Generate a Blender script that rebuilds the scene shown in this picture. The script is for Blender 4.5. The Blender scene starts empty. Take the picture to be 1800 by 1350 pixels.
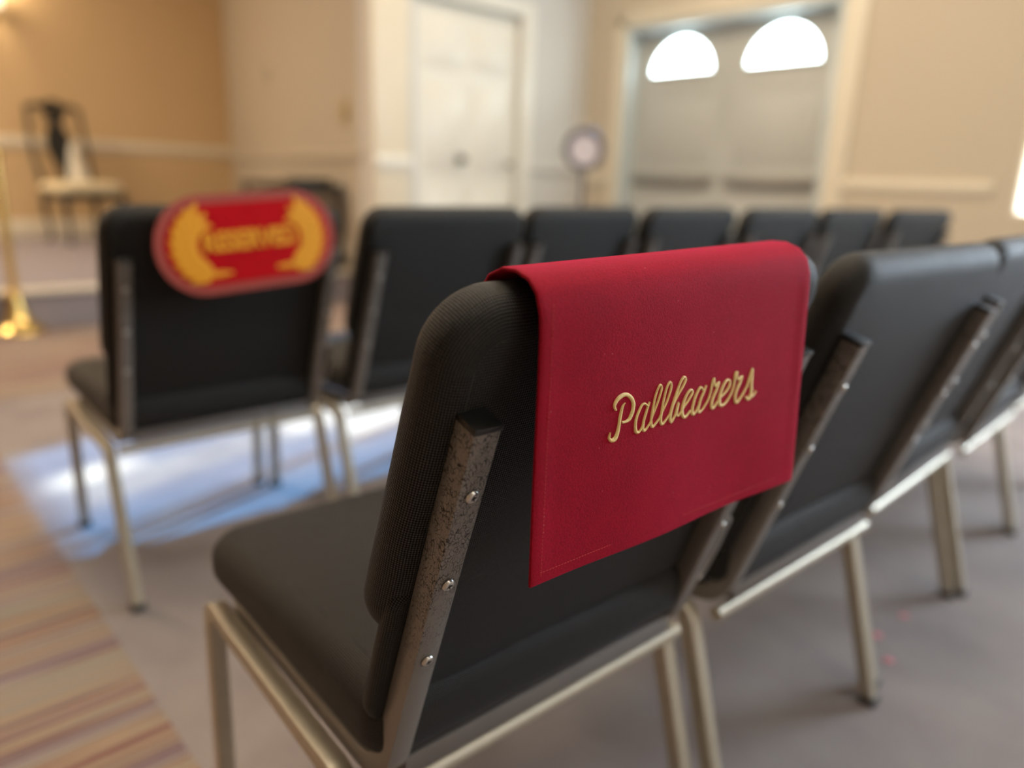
import bpy, bmesh, math, random
from math import sin, cos, pi, sqrt, atan2, radians
from mathutils import Vector, Matrix

# ---------------------------------------------------------------- scene, camera, world, lights, exposure
scene = bpy.context.scene
COL = scene.collection
R_DIR = (.731, .682)          # room axis "a": along the front wall
F_DIR = (-.682, .731)         # room axis "b": towards the front wall
ROOM = atan2(.682, .731)      # rotation of the room about z
def AB(a, b, z=0.0):
    return Vector((a*R_DIR[0]+b*F_DIR[0], a*R_DIR[1]+b*F_DIR[1], z))

cam_d = bpy.data.cameras.new('camera')
cam = bpy.data.objects.new('camera', cam_d); COL.objects.link(cam)
cam_d.sensor_width = 36.0
cam_d.lens = 1292.14/1800*36
cam_d.clip_start = .02
pitch, roll = radians(15.4762), radians(1.9557)
fw = Vector((0, cos(pitch), -sin(pitch))); up = Vector((0, sin(pitch), cos(pitch))); rt = Vector((1, 0, 0))
r2 = rt*cos(roll)+up*sin(roll); u2 = -rt*sin(roll)+up*cos(roll)
m = Matrix((( r2.x, u2.x, -fw.x, 0), (r2.y, u2.y, -fw.y, 0), (r2.z, u2.z, -fw.z, .9466), (0, 0, 0, 1)))
cam.matrix_world = m
cam_d.dof.use_dof = True
cam_d.dof.focus_distance = .585
cam_d.dof.aperture_fstop = 1.7
scene.camera = cam

scene.view_settings.view_transform = 'Standard'
scene.view_settings.look = 'None'
scene.view_settings.gamma = 1.0
scene.view_settings.use_curve_mapping = False
scene.view_settings.exposure = 0.0

world = bpy.data.worlds.new('world'); scene.world = world; world.use_nodes = True
bg = world.node_tree.nodes['Background']
bg.inputs[0].default_value = (.62, .80, 1.0, 1); bg.inputs[1].default_value = 1.2

# sun: enters through the high window over the entrance doors
SUN_EL = radians(36.2)
sd = Vector((-.963, -.27, 0)).normalized()          # travel direction in room axes (a, b)
tr = AB(sd.x, sd.y, 0).normalized()*cos(SUN_EL); tr.z = -sin(SUN_EL)
sun_d = bpy.data.lights.new('sun', 'SUN'); sun_d.energy = 22.0; sun_d.angle = radians(.8); sun_d.color = (.74, .93, 1.0)
sun = bpy.data.objects.new('sun', sun_d); COL.objects.link(sun)
sun.rotation_euler = tr.to_track_quat('-Z', 'Y').to_euler(); sun.location = AB(8, 5, 5)

def area(name, loc, direction, sx, sy, energy, color, spread=pi):
    d = bpy.data.lights.new(name, 'AREA'); d.shape = 'RECTANGLE'; d.size = sx; d.size_y = sy
    d.energy = energy; d.color = color; d.spread = spread
    o = bpy.data.objects.new(name, d); COL.objects.link(o); o.location = loc
    o.rotation_euler = Vector(direction).to_track_quat('-Z', 'Y').to_euler()
    return o
CEIL = 3.9
WARM = (1.0, .83, .62)
# ceiling fixtures (warm) and the daylight of the side window, plus an area light at the back (cool)
area('ceiling_light', AB(1.2, 1.5, CEIL-.06), (0, 0, -1), 2.4, 1.2, 95, WARM)
area('ceiling_light', AB(-1.2, 7.0, CEIL-.06), (0, 0, -1), 1.6, 1.6, 240, (1.0, .79, .56))
area('ceiling_light', AB(3.2, 2.6, CEIL-.06), (0, 0, -1), 1.2, 1.2, 62, WARM)
area('ceiling_light', AB(1.2, -2.2, CEIL-.06), (0, 0, -1), 2.4, 1.2, 35, WARM)
area('side_window_daylight', AB(4.98, -.80, 1.75), AB(-1, .0, -.12), 1.4, 1.7, 120, (.72, .86, 1.0))
area('rear_cool_light', AB(2.6, -3.85, 1.75), AB(.0, 1, -.12), 2.4, 1.8, 20, (.72, .86, 1.0))  # cool area light from behind; no window is built in that wall

# ---------------------------------------------------------------- materials
MATS = {}
def _mat(name):
    m = bpy.data.materials.new(name); m.use_nodes = True; MATS[name] = m
    nt = m.node_tree; return m, nt, nt.nodes, nt.links, nt.nodes['Principled BSDF']
def plain(name, col, rough=.5, metal=0.0, noise=.06, nscale=30.0, spec=.5, bump=0.0, bscale=300.0, sheen=0.0):
    m, nt, N, Lk, P = _mat(name)
    P.inputs['Roughness'].default_value = rough; P.inputs['Metallic'].default_value = metal
    P.inputs['Specular IOR Level'].default_value = spec
    if sheen:
        P.inputs['Sheen Weight'].default_value = sheen
    tc = N.new('ShaderNodeTexCoord'); nz = N.new('ShaderNodeTexNoise'); nz.inputs['Scale'].default_value = nscale
    nz.inputs['Detail'].default_value = 4
    Lk.new(tc.outputs['Object'], nz.inputs['Vector'])
    mx = N.new('ShaderNodeMix'); mx.data_type = 'RGBA'
    mx.inputs['A'].default_value = tuple(c*(1-noise) for c in col)+(1,)
    mx.inputs['B'].default_value = tuple(min(1, c*(1+noise)) for c in col)+(1,)
    Lk.new(nz.outputs['Fac'], mx.inputs['Factor']); Lk.new(mx.outputs['Result'], P.inputs['Base Color'])
    if bump:
        n2 = N.new('ShaderNodeTexNoise'); n2.inputs['Scale'].default_value = bscale
        Lk.new(tc.outputs['Object'], n2.inputs['Vector'])
        b = N.new('ShaderNodeBump'); b.inputs['Strength'].default_value = bump; b.inputs['Distance'].default_value = .001
        Lk.new(n2.outputs['Fac'], b.inputs['Height']); Lk.new(b.outputs['Normal'], P.inputs['Normal'])
    return m
def math_n(N, Lk, op, a, b=None, c=None):
    n = N.new('ShaderNodeMath'); n.operation = op
    for i, v in enumerate((a, b, c)):
        if v is None: continue
        if isinstance(v, (int, float)): n.inputs[i].default_value = v
        else: Lk.new(v, n.inputs[i])
    return n.outputs[0]
def ramp(N, Lk, fac, stops, interp='LINEAR'):
    r = N.new('ShaderNodeValToRGB'); r.color_ramp.interpolation = interp
    el = r.color_ramp.elements
    while len(el) < len(stops): el.new(.5)
    for e, (p, c) in zip(el, stops): e.position = p; e.color = tuple(c)+(1,)
    Lk.new(fac, r.inputs[0]); return r.outputs[0]

def weave_material(name, lo, hi, bumpd=.0006, pitch_=.00235):
    m, nt, N, Lk, P = _mat(name)
    tc = N.new('ShaderNodeUVMap'); tc.uv_map = 'UVMap'
    nz0 = N.new('ShaderNodeTexNoise'); nz0.inputs['Scale'].default_value = 9; nz0.inputs['Detail'].default_value = 1
    Lk.new(tc.outputs['UV'], nz0.inputs['Vector'])
    sp = N.new('ShaderNodeSeparateXYZ'); Lk.new(tc.outputs['UV'], sp.inputs[0])
    wob = math_n(N, Lk, 'MULTIPLY', nz0.outputs['Fac'], .006)
    u = math_n(N, Lk, 'ADD', sp.outputs[0], wob); v = math_n(N, Lk, 'ADD', sp.outputs[1], wob)
    ku = math_n(N, Lk, 'MULTIPLY', u, 2*pi/pitch_/2); kv = math_n(N, Lk, 'MULTIPLY', v, 2*pi/pitch_/2)
    # offset rows: plain weave of raised floats
    s1 = math_n(N, Lk, 'SINE', ku); s2 = math_n(N, Lk, 'SINE', kv)
    pr = math_n(N, Lk, 'MULTIPLY', s1, s2)
    fl = math_n(N, Lk, 'ABSOLUTE', pr)
    fl = math_n(N, Lk, 'POWER', fl, .7)
    nz = N.new('ShaderNodeTexNoise'); nz.inputs['Scale'].default_value = 700; Lk.new(tc.outputs['UV'], nz.inputs['Vector'])
    f2 = math_n(N, Lk, 'MULTIPLY', fl, math_n(N, Lk, 'ADD', math_n(N, Lk, 'MULTIPLY', nz.outputs['Fac'], 1.0), .5))
    col = ramp(N, Lk, f2, [(.36, lo), (.95, hi)])
    Lk.new(col, P.inputs['Base Color'])
    P.inputs['Roughness'].default_value = .55
    Lk.new(math_n(N, Lk, 'MULTIPLY', f2, .55), P.inputs['Specular IOR Level'])
    Lk.new(math_n(N, Lk, 'MULTIPLY', f2, .17), P.inputs['Sheen Weight']); P.inputs['Sheen Roughness'].default_value = .28
    P.inputs['Sheen Tint'].default_value = (.80, .86, 1, 1)
    b = N.new('ShaderNodeBump'); b.inputs['Strength'].default_value = .9; b.inputs['Distance'].default_value = bumpd
    Lk.new(f2, b.inputs['Height']); Lk.new(b.outputs['Normal'], P.inputs['Normal'])
    return m
FABRIC = weave_material('black_weave', (.0015, .0016, .002), (.040, .038, .032))

def metal_material():
    m, nt, N, Lk, P = _mat('hammered_bronze')
    tc = N.new('ShaderNodeTexCoord')
    nz = N.new('ShaderNodeTexNoise'); nz.inputs['Scale'].default_value = 160; nz.inputs['Detail'].default_value = 3
    Lk.new(tc.outputs['Object'], nz.inputs['Vector'])
    mp = N.new('ShaderNodeMapping'); mp.inputs['Scale'].default_value = (1, 1, .62); Lk.new(tc.outputs['Object'], mp.inputs['Vector'])
    dv = N.new('ShaderNodeVectorMath'); dv.operation = 'MULTIPLY_ADD'
    Lk.new(nz.outputs['Color'], dv.inputs[0]); dv.inputs[1].default_value = (.006, .006, .006); Lk.new(mp.outputs[0], dv.inputs[2])
    vo = N.new('ShaderNodeTexVoronoi'); vo.feature = 'DISTANCE_TO_EDGE'; vo.inputs['Scale'].default_value = 330
    Lk.new(dv.outputs[0], vo.inputs['Vector'])
    n3 = N.new('ShaderNodeTexNoise'); n3.inputs['Scale'].default_value = 120; n3.inputs['Detail'].default_value = 2
    Lk.new(tc.outputs['Object'], n3.inputs['Vector'])
    thr = math_n(N, Lk, 'MULTIPLY', math_n(N, Lk, 'SUBTRACT', n3.outputs['Fac'], .30), .50)
    thr = math_n(N, Lk, 'MAXIMUM', thr, .001)
    sz = N.new('ShaderNodeSeparateXYZ'); Lk.new(tc.outputs['Object'], sz.inputs[0])
    fade = math_n(N, Lk, 'MULTIPLY', math_n(N, Lk, 'SUBTRACT', sz.outputs[2], .50), 7.0)
    fade = math_n(N, Lk, 'MINIMUM', math_n(N, Lk, 'MAXIMUM', fade, .02), 1.15)
    thr = math_n(N, Lk, 'MAXIMUM', math_n(N, Lk, 'MULTIPLY', thr, fade), .001)
    crk = math_n(N, Lk, 'DIVIDE', vo.outputs['Distance'], thr)
    crk = math_n(N, Lk, 'MINIMUM', crk, 1.0)
    col = ramp(N, Lk, crk, [(.15, (.012, .010, .009)), (.62, (.25, .232, .215))])
    Lk.new(col, P.inputs['Base Color'])
    P.inputs['Metallic'].default_value = .45
    rr = math_n(N, Lk, 'MULTIPLY_ADD', nz.outputs['Fac'], .18, .27); Lk.new(rr, P.inputs['Roughness'])
    b = N.new('ShaderNodeBump'); b.inputs['Strength'].default_value = .7; b.inputs['Distance'].default_value = .0005
    h = math_n(N, Lk, 'ADD', crk, math_n(N, Lk, 'MULTIPLY', n3.outputs['Fac'], .6))
    Lk.new(h, b.inputs['Height']); Lk.new(b.outputs['Normal'], P.inputs['Normal'])
    return m
METAL = metal_material()
LIT_TUBE = plain('lit_leg_tube', (.50, .46, .37), .42, .6, .10, 60)  # same finish as the posts, base made cream for the light it reflects
GREYBAR = plain('grey_crossbar', (.20, .19, .185), .45, .4)
STEEL = plain('zinc_steel', (.62, .61, .58), .28, 1.0)
BLACKP = plain('black_plastic', (.010, .010, .010), .32, 0, .1)
GREYP = plain('grey_glide', (.05, .05, .05), .6)

def velvet(name, col, dark, fleck=True):
    m, nt, N, Lk, P = _mat(name)
    tc = N.new('ShaderNodeTexCoord')
    n1 = N.new('ShaderNodeTexNoise'); n1.inputs['Scale'].default_value = 26; n1.inputs['Detail'].default_value = 4
    n2 = N.new('ShaderNodeTexNoise'); n2.inputs['Scale'].default_value = 620; n2.inputs['Detail'].default_value = 4; n2.inputs['Roughness'].default_value = .7
    for n in (n1, n2): Lk.new(tc.outputs['Object'], n.inputs['Vector'])
    f = math_n(N, Lk, 'ADD', math_n(N, Lk, 'MULTIPLY', n1.outputs['Fac'], .25), math_n(N, Lk, 'MULTIPLY', n2.outputs['Fac'], .95))
    col_o = ramp(N, Lk, f, [(.42, dark), (.78, col)])
    last = col_o
    if fleck:
        vo = N.new('ShaderNodeTexVoronoi'); vo.inputs['Scale'].default_value = 130; Lk.new(tc.outputs['Object'], vo.inputs['Vector'])
        ff = ramp(N, Lk, vo.outputs['Distance'], [(.035, (1, 1, 1)), (.07, (0, 0, 0))])
        sp = N.new('ShaderNodeSeparateColor'); Lk.new(vo.outputs['Color'], sp.inputs[0])
        g = math_n(N, Lk, 'GREATER_THAN', sp.outputs[0], .80)
        fm = math_n(N, Lk, 'MULTIPLY', math_n(N, Lk, 'MULTIPLY', ff, g), .55)
        mx = N.new('ShaderNodeMix'); mx.data_type = 'RGBA'; mx.inputs['B'].default_value = (.62, .28, .30, 1)
        Lk.new(fm, mx.inputs['Factor']); Lk.new(col_o, mx.inputs['A']); last = mx.outputs['Result']
    Lk.new(last, P.inputs['Base Color'])
    P.inputs['Roughness'].default_value = .8; P.inputs['Specular IOR Level'].default_value = .15
    P.inputs['Sheen Weight'].default_value = .75; P.inputs['Sheen Roughness'].default_value = .38
    P.inputs['Sheen Tint'].default_value = (1, .03, .13, 1)
    b = N.new('ShaderNodeBump'); b.inputs['Strength'].default_value = .8; b.inputs['Distance'].default_value = .0006
    Lk.new(n2.outputs['Fac'], b.inputs['Height']); Lk.new(b.outputs['Normal'], P.inputs['Normal'])
    return m
VELVET = velvet('red_velvet', (.34, .001, .016), (.20, .0004, .009))
SEAT_RED = velvet('sign_red', (.62, .003, .008), (.45, .002, .005), False)
SEAT_EDGE = plain('sign_border', (.40, .065, .045), .7)
GOLD = plain('gold_thread', (.95, .70, .27), .45, 0, .15, 900, .5, .8, 1500)
ORANGE = plain('orange_thread', (.86, .36, .006), .65, 0, .1, 200)
STITCH = plain('red_stitch', (.62, .06, .06), .8)

WALL_TAN = plain('wall_tan', (.64, .45, .245), .75, 0, .02, 2)
WALL_GREY = plain('wall_greige', (.52, .465, .38), .75, 0, .02, 2)
WALL_BEIGE = plain('wall_beige', (.60, .52, .40), .72, 0, .02, 2)
WALL_PALE = plain('wall_pale', (.62, .62, .60), .6, 0, .02, 2)
CREAM = plain('cream_trim', (.76, .69, .55), .4, 0, .02, 3)
WHITE = plain('white_door', (.80, .79, .72), .35, 0, .02, 3)
DOORG = plain('entrance_door_paint', (.52, .53, .50), .42, 0, .02, 3)
DOORF = plain('cyan_lit_frame', (.55, .62, .63), .22, 0, .02, 3, .8)  # cyan daylight on jambs and head put into the base colour
CEILM = plain('ceiling_white', (.8, .78, .72), .9)
PLAT = plain('platform_carpet', (.27, .245, .27), .95, 0, .10, 120)
NOSING = plain('step_nosing', (.72, .66, .55), .5)
BRASS = plain('polished_brass', (.83, .60, .22), .26, 1.0, .05)
DARKW = plain('black_lacquer', (.016, .018, .018), .30, 0, .2)
CREAMF = plain('cream_upholstery', (.78, .68, .46), .8)
WHITEF = plain('white_cloth', (.80, .76, .66), .85)
GLASSY = plain('smoked_glass', (.05, .07, .07), .08, 0, .1)
TANP = plain('tan_plastic', (.46, .36, .18), .5)
GREYD = plain('grey_metal_ring', (.16, .15, .16), .4, .6)
PLAC = plain('pale_card', (.62, .55, .56), .6)
PINK = plain('pink_petal', (.75, .22, .26), .7)

def emit(name, col, s):
    m = bpy.data.materials.new(name); m.use_nodes = True; nt = m.node_tree
    nt.nodes.remove(nt.nodes['Principled BSDF'])
    e = nt.nodes.new('ShaderNodeEmission'); e.inputs[0].default_value = tuple(col)+(1,); e.inputs[1].default_value = s
    nt.links.new(e.outputs[0], nt.nodes['Material Output'].inputs[0]); return m
DAYGLASS = emit('daylit_frosted_glass', (.80, .97, 1.0), 13.0)
DAYWIN = emit('daylit_window_glass', (1.0, .97, .86), 4.0)

def tinted(name, col):
    m = bpy.data.materials.new(name); m.use_nodes = True; nt = m.node_tree
    nt.nodes.remove(nt.nodes['Principled BSDF'])
    e = nt.nodes.new('ShaderNodeBsdfTransparent'); e.inputs[0].default_value = tuple(col)+(1,)
    nt.links.new(e.outputs[0], nt.nodes['Material Output'].inputs[0]); return m
SUN_FILTER = tinted('blue_sun_filter', (.23, .46, .66))  # pane tint added to colour and dim the sun patch on the floor
CLEAR = tinted('clear_glass', (.95, .97, .98))
HALF = tinted('half_sun_filter', (.5, .6, .7))

def carpet_material():
    m, nt, N, Lk, P = _mat('mauve_carpet')
    tc = N.new('ShaderNodeTexCoord')
    n1 = N.new('ShaderNodeTexNoise'); n1.inputs['Scale'].default_value = 4.5; n1.inputs['Detail'].default_value = 5
    n2 = N.new('ShaderNodeTexNoise'); n2.inputs['Scale'].default_value = 240; n2.inputs['Detail'].default_value = 3
    for n in (n1, n2): Lk.new(tc.outputs['Object'], n.inputs['Vector'])
    f = math_n(N, Lk, 'ADD', math_n(N, Lk, 'MULTIPLY', n1.outputs['Fac'], .6), math_n(N, Lk, 'MULTIPLY', n2.outputs['Fac'], .4))
    c = ramp(N, Lk, f, [(.30, (.215, .190, .190)), (.5, (.30, .262, .258)), (.72, (.355, .325, .30))])
    Lk.new(c, P.inputs['Base Color']); P.inputs['Roughness'].default_value = .95; P.inputs['Specular IOR Level'].default_value = .15
    b = N.new('ShaderNodeBump'); b.inputs['Strength'].default_value = .6; b.inputs['Distance'].default_value = .003
    Lk.new(n2.outputs['Fac'], b.inputs['Height']); Lk.new(b.outputs['Normal'], P.inputs['Normal'])
    return m
CARPET = carpet_material()
def stripe_material():
    m, nt, N, Lk, P = _mat('striped_aisle_carpet')
    uv = N.new('ShaderNodeUVMap'); uv.uv_map = 'UVMap'
    sp = N.new('ShaderNodeSeparateXYZ'); Lk.new(uv.outputs['UV'], sp.inputs[0])
    cm = N.new('ShaderNodeCombineXYZ')
    nw = N.new('ShaderNodeTexNoise'); nw.inputs['Scale'].default_value = 14; Lk.new(uv.outputs['UV'], nw.inputs['Vector'])
    Lk.new(math_n(N, Lk, 'MULTIPLY', sp.outputs[0], .02), cm.inputs[0])
    Lk.new(math_n(N, Lk, 'ADD', sp.outputs[1], math_n(N, Lk, 'MULTIPLY', nw.outputs['Fac'], .004)), cm.inputs[1])
    n1 = N.new('ShaderNodeTexNoise'); n1.inputs['Scale'].default_value = 13; n1.inputs['Detail'].default_value = 3; n1.inputs['Roughness'].default_value = .65
    Lk.new(cm.outputs[0], n1.inputs['Vector'])
    c = ramp(N, Lk, n1.outputs['Fac'], [(.30, (.24, .075, .085)), (.37, (.21, .15, .18)), (.42, (.36, .32, .29)), (.455, (.19, .11, .125)),
              (.49, (.41, .285, .19)), (.53, (.29, .275, .245)), (.565, (.42, .29, .195)), (.60, (.20, .09, .10)), (.66, (.36, .33, .31))])
    n2 = N.new('ShaderNodeTexNoise'); n2.inputs['Scale'].default_value = 300; Lk.new(uv.outputs['UV'], n2.inputs['Vector'])
    mx = N.new('ShaderNodeMix'); mx.data_type = 'RGBA'; mx.blend_type = 'MULTIPLY'; mx.inputs['Factor'].default_value = .5
    Lk.new(c, mx.inputs['A']); Lk.new(ramp(N, Lk, n2.outputs['Fac'], [(.3, (.5, .5, .5)), (.7, (1, 1, 1))]), mx.inputs['B'])
    Lk.new(mx.outputs['Result'], P.inputs['Base Color']); P.inputs['Roughness'].default_value = .95; P.inputs['Specular IOR Level'].default_value = .15
    return m
STRIPE = stripe_material()

# ---------------------------------------------------------------- mesh helpers
def link(name, me, mat, parent=None):
    o = bpy.data.objects.new(name, me); COL.objects.link(o)
    if mat is not None: me.materials.append(mat)
    if parent is not None: o.parent = parent
    return o
def smooth(me, ang=None):
    for p in me.polygons: p.use_smooth = True
    if ang is not None:
        bm = bmesh.new(); bm.from_mesh(me)
        for e in bm.edges:
            if len(e.link_faces) == 2 and e.calc_face_angle(0) > ang: e.smooth = False
        bm.to_mesh(me); bm.free()
def from_bm(name, bm, mat, parent=None, sm=None):
    bmesh.ops.recalc_face_normals(bm, faces=bm.faces)
    me = bpy.data.meshes.new(name); bm.to_mesh(me); bm.free()
    if sm is not None: smooth(me, sm)
    return link(name, me, mat, parent)
def box(bm, lo, hi, bev=0.0, M=None):
    r = bmesh.ops.create_cube(bm, size=1)
    vs = r['verts']
    for v in vs:
        v.co = Vector(((lo[i]+hi[i])/2+v.co[i]*(hi[i]-lo[i]) for i in range(3)))
    if bev > 0:
        es = list({e for v in vs for e in v.link_edges})
        rb = bmesh.ops.bevel(bm, geom=es, offset=bev, segments=2, affect='EDGES', profile=.5)
        vs = list({v for f in rb['faces'] for v in f.verts} | {v for v in vs if v.is_valid})
    if M is not None:
        for v in vs: v.co = M @ v.co
    return vs
def cyl(bm, p0, p1, r0, r1=None, seg=20):
    p0, p1 = Vector(p0), Vector(p1); r1 = r0 if r1 is None else r1
    d = (p1-p0); q = d.to_track_quat('Z', 'Y').to_matrix().to_4x4()
    bmesh.ops.create_cone(bm, cap_ends=True, segments=seg, radius1=r0, radius2=r1, depth=d.length,
                          matrix=Matrix.Translation((p0+p1)/2) @ q)
def lathe(bm, prof, seg=40, cx=0, cy=0):
    rings = []
    for r, z in prof:
        rings.append([bm.verts.new((cx+max(r, 1e-5)*cos(2*pi*i/seg), cy+max(r, 1e-5)*sin(2*pi*i/seg), z)) for i in range(seg)])
    for a, b in zip(rings, rings[1:]):
        for i in range(seg):
            bm.faces.new((a[i], a[(i+1) % seg], b[(i+1) % seg], b[i]))
    bm.faces.new(rings[0][::-1]); bm.faces.new(rings[-1])
def round_path(pts, rad, n=7):
    pts = [Vector(p) for p in pts]; out = [pts[0]]
    for i in range(1, len(pts)-1):
        a, b, c = pts[i-1], pts[i], pts[i+1]
        d1, d2 = (a-b).normalized(), (c-b).normalized()
        ang = d1.angle(d2); t = min(rad/math.tan(ang/2), (a-b).length*.49, (c-b).length*.49)
        s, e = b+d1*t, b+d2*t
        for k in range(n+1):
            u = k/n; out.append((1-u)**2*s+2*u*(1-u)*b+u*u*e)
    out.append(pts[-1]); return out
def tube(bm, pts, t, side=(1, 0, 0), ch=.0022, rnd=False, tw=None):
    """square (or round) tube with eased corners swept along a path; side = constant width axis"""
    h = t/2; side = Vector(side).normalized(); rings = []
    hw = (tw or t)/2
    if rnd: sec = [(h*cos(2*pi*i/14), h*sin(2*pi*i/14)) for i in range(14)]
    else:
        sec = []
        for sx, sy in ((1, 1), (-1, 1), (-1, -1), (1, -1)):
            c = [(sx*hw, sy*(h-ch)), (sx*(hw-ch*.3), sy*(h-ch*.3)), (sx*(hw-ch), sy*h)]
            if sx*sy < 0: c = c[::-1]
            sec += c
    for i, p in enumerate(pts):
        a = pts[max(i-1, 0)]; b = pts[min(i+1, len(pts)-1)]
        tg = (b-a).normalized(); nn = tg.cross(side).normalized(); s2 = nn.cross(tg).normalized()
        rings.append([bm.verts.new(p+s2*x+nn*y) for x, y in sec])
    n = len(sec)
    for a, b in zip(rings, rings[1:]):
        for i in range(n): bm.faces.new((a[i], a[(i+1) % n], b[(i+1) % n], b[i]))
    bm.faces.new(rings[0][::-1]); bm.faces.new(rings[-1])

def pad_mesh(name, hw, v0, v1, th, rt_, rb_, er, crown_f, crown_b, fn):
    """upholstered pad: rounded outline in (u, v), thickness n, eased edges, crowned faces, woven uv; fn maps (u, v, n) to 3D"""
    out = []
    def arc(cx, cy, r, a0, a1, n=9):
        for k in range(n+1):
            a = a0+(a1-a0)*k/n; out.append((cx+r*cos(a), cy+r*sin(a), cos(a), sin(a)))
    def seg(x0, y0, x1, y1, nx, ny, n=10):
        for k in range(1, n): out.append((x0+(x1-x0)*k/n, y0+(y1-y0)*k/n, nx, ny))
    arc(hw-rt_, v1-rt_, rt_, 0, pi/2); seg(hw-rt_, v1, -hw+rt_, v1, 0, 1)
    arc(-hw+rt_, v1-rt_, rt_, pi/2, pi); seg(-hw, v1-rt_, -hw, v0+rb_, -1, 0)
    arc(-hw+rb_, v0+rb_, rb_, pi, 1.5*pi); seg(-hw+rb_, v0, hw-rb_, v0, 0, -1)
    arc(hw-rb_, v0+rb_, rb_, 1.5*pi, 2*pi); seg(hw, v0+rb_, hw, v1-rt_, 1, 0)
    n = len(out); per = [0]
    for i in range(n):
        a, b = out[i], out[(i+1) % n]; per.append(per[-1]+sqrt((a[0]-b[0])**2+(a[1]-b[1])**2))
    cu, cv = 0, (v0+v1)/2
    verts, uvs, rings = [], [], []
    prof = []
    K = 6
    for k in range(K+1):
        a = -pi/2+pi/2*k/K; prof.append((er*(1-cos(a)), -(th/2-er)+er*sin(a)))
    for k in range(K+1):
        a = pi/2*k/K; prof.append((er*(1-cos(a)), (th/2-er)+er*sin(a)))
    pl = [0]
    for a, b in zip(prof, prof[1:]): pl.append(pl[-1]+sqrt((a[0]-b[0])**2+(a[1]-b[1])**2))
    def add_ring(pts): 
        s = len(verts); verts.extend(fn(*p) for p in pts); return list(range(s, s+len(pts))), pts
    faces, fuv = [], []
    R = [add_ring([(o[0]-o[2]*ins, o[1]-o[3]*ins, nn) for o in out]) for ins, nn in prof]
    for j in range(len(R)-1):
        for i in range(n):
            i2 = (i+1) % n
            faces.append((R[j][0][i], R[j][0][i2], R[j+1][0][i2], R[j+1][0][i]))
            fuv.append(((per[i], pl[j]), (per[i+1], pl[j]), (per[i+1], pl[j+1]), (per[i], pl[j+1])))
    for base, sgn, crown in ((R[0], -1, crown_b), (R[-1], 1, crown_f)):
        prev = base
        for s in (.06, .14, .25, .4, .58, .78):
            pts = [((p[0]-cu)*(1-s)+cu, (p[1]-cv)*(1-s)+cv, p[2]+sgn*crown*(1-(1-s)**3)) for p in base[1]]
            cur = add_ring(pts)
            for i in range(n):
                i2 = (i+1) % n
                q = (prev[0][i], prev[0][i2], cur[0][i2], cur[0][i]); u_ = (prev[1][i], prev[1][i2], cur[1][i2], cur[1][i])
                if sgn < 0: q, u_ = q[::-1], u_[::-1]
                faces.append(q); fuv.append(tuple((w[0], w[1]) for w in u_))
            prev = cur
        c = len(verts); verts.append(fn(cu, cv, base[1][0][2]+sgn*crown))
        for i in range(n):
            i2 = (i+1) % n
            q = (prev[0][i], prev[0][i2], c); u_ = (prev[1][i], prev[1][i2], (cu, cv))
            if sgn < 0: q, u_ = q[::-1], u_[::-1]
            faces.append(q); fuv.append(tuple((w[0], w[1]) for w in u_))
    me = bpy.data.meshes.new(name); me.from_pydata([tuple(v) for v in verts], [], faces)
    uvl = me.uv_layers.new(name='UVMap'); i = 0
    for f in fuv:
        for w in f: uvl.data[i].uv = w; i += 1
    bm = bmesh.new(); bm.from_mesh(me); bmesh.ops.recalc_face_normals(bm, faces=bm.faces); bm.to_mesh(me); bm.free()
    smooth(me); return me

def tag(o, label=None, cat=None, group=None, kind=None):
    if label: o['label'] = label
    if cat: o['category'] = cat
    if group: o['group'] = group
    if kind: o['kind'] = kind
    return o
def empty(name, loc, rz=0.0):
    o = bpy.data.objects.new(name, None); COL.objects.link(o); o.empty_display_size = .1
    o.location = loc; o.rotation_euler = (0, 0, rz); return o
def kids(o): return [c for c in bpy.data.objects if c.parent == o]
def copy_tree(o, parent=None):
    c = o.copy(); COL.objects.link(c); c.parent = parent
    for k in kids(o): copy_tree(k, c)
    return c
def panel(name, a0, b0, a1, b1, z0, z1, th, mat, kind='structure', parent=None, bev=0.0, holes=None):
    """a wall-like slab between two plan points (room axes); its visible face on the line, thickness to the left of a0->a1"""
    p0, p1 = AB(a0, b0), AB(a1, b1); d = (p1-p0); Ln = d.length; d.normalize(); nrm = Vector((-d.y, d.x, 0))
    bm = bmesh.new()
    M = Matrix(((d.x, nrm.x, 0, p0.x), (d.y, nrm.y, 0, p0.y), (0, 0, 1, 0), (0, 0, 0, 1)))
    if not holes: box(bm, (0, 0, z0), (Ln, th, z1), bev, M)
    else:
        # cells around rectangular openings (u0, u1, w0, w1)
        us = sorted({0, Ln} | {h[0] for h in holes} | {h[1] for h in holes}); zs = sorted({z0, z1} | {h[2] for h in holes} | {h[3] for h in holes})
        for i in range(len(us)-1):
            for j in range(len(zs)-1):
                um, zm = (us[i]+us[i+1])/2, (zs[j]+zs[j+1])/2
                if any(h[0] < um < h[1] and h[2] < zm < h[3] for h in holes): continue
                box(bm, (us[i], 0, zs[j]), (us[i+1], th, zs[j+1]), 0, M)
    o = from_bm(name, bm, mat, parent, None if holes else .6)
    if parent is None and kind: o['kind'] = kind
    return o

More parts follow.
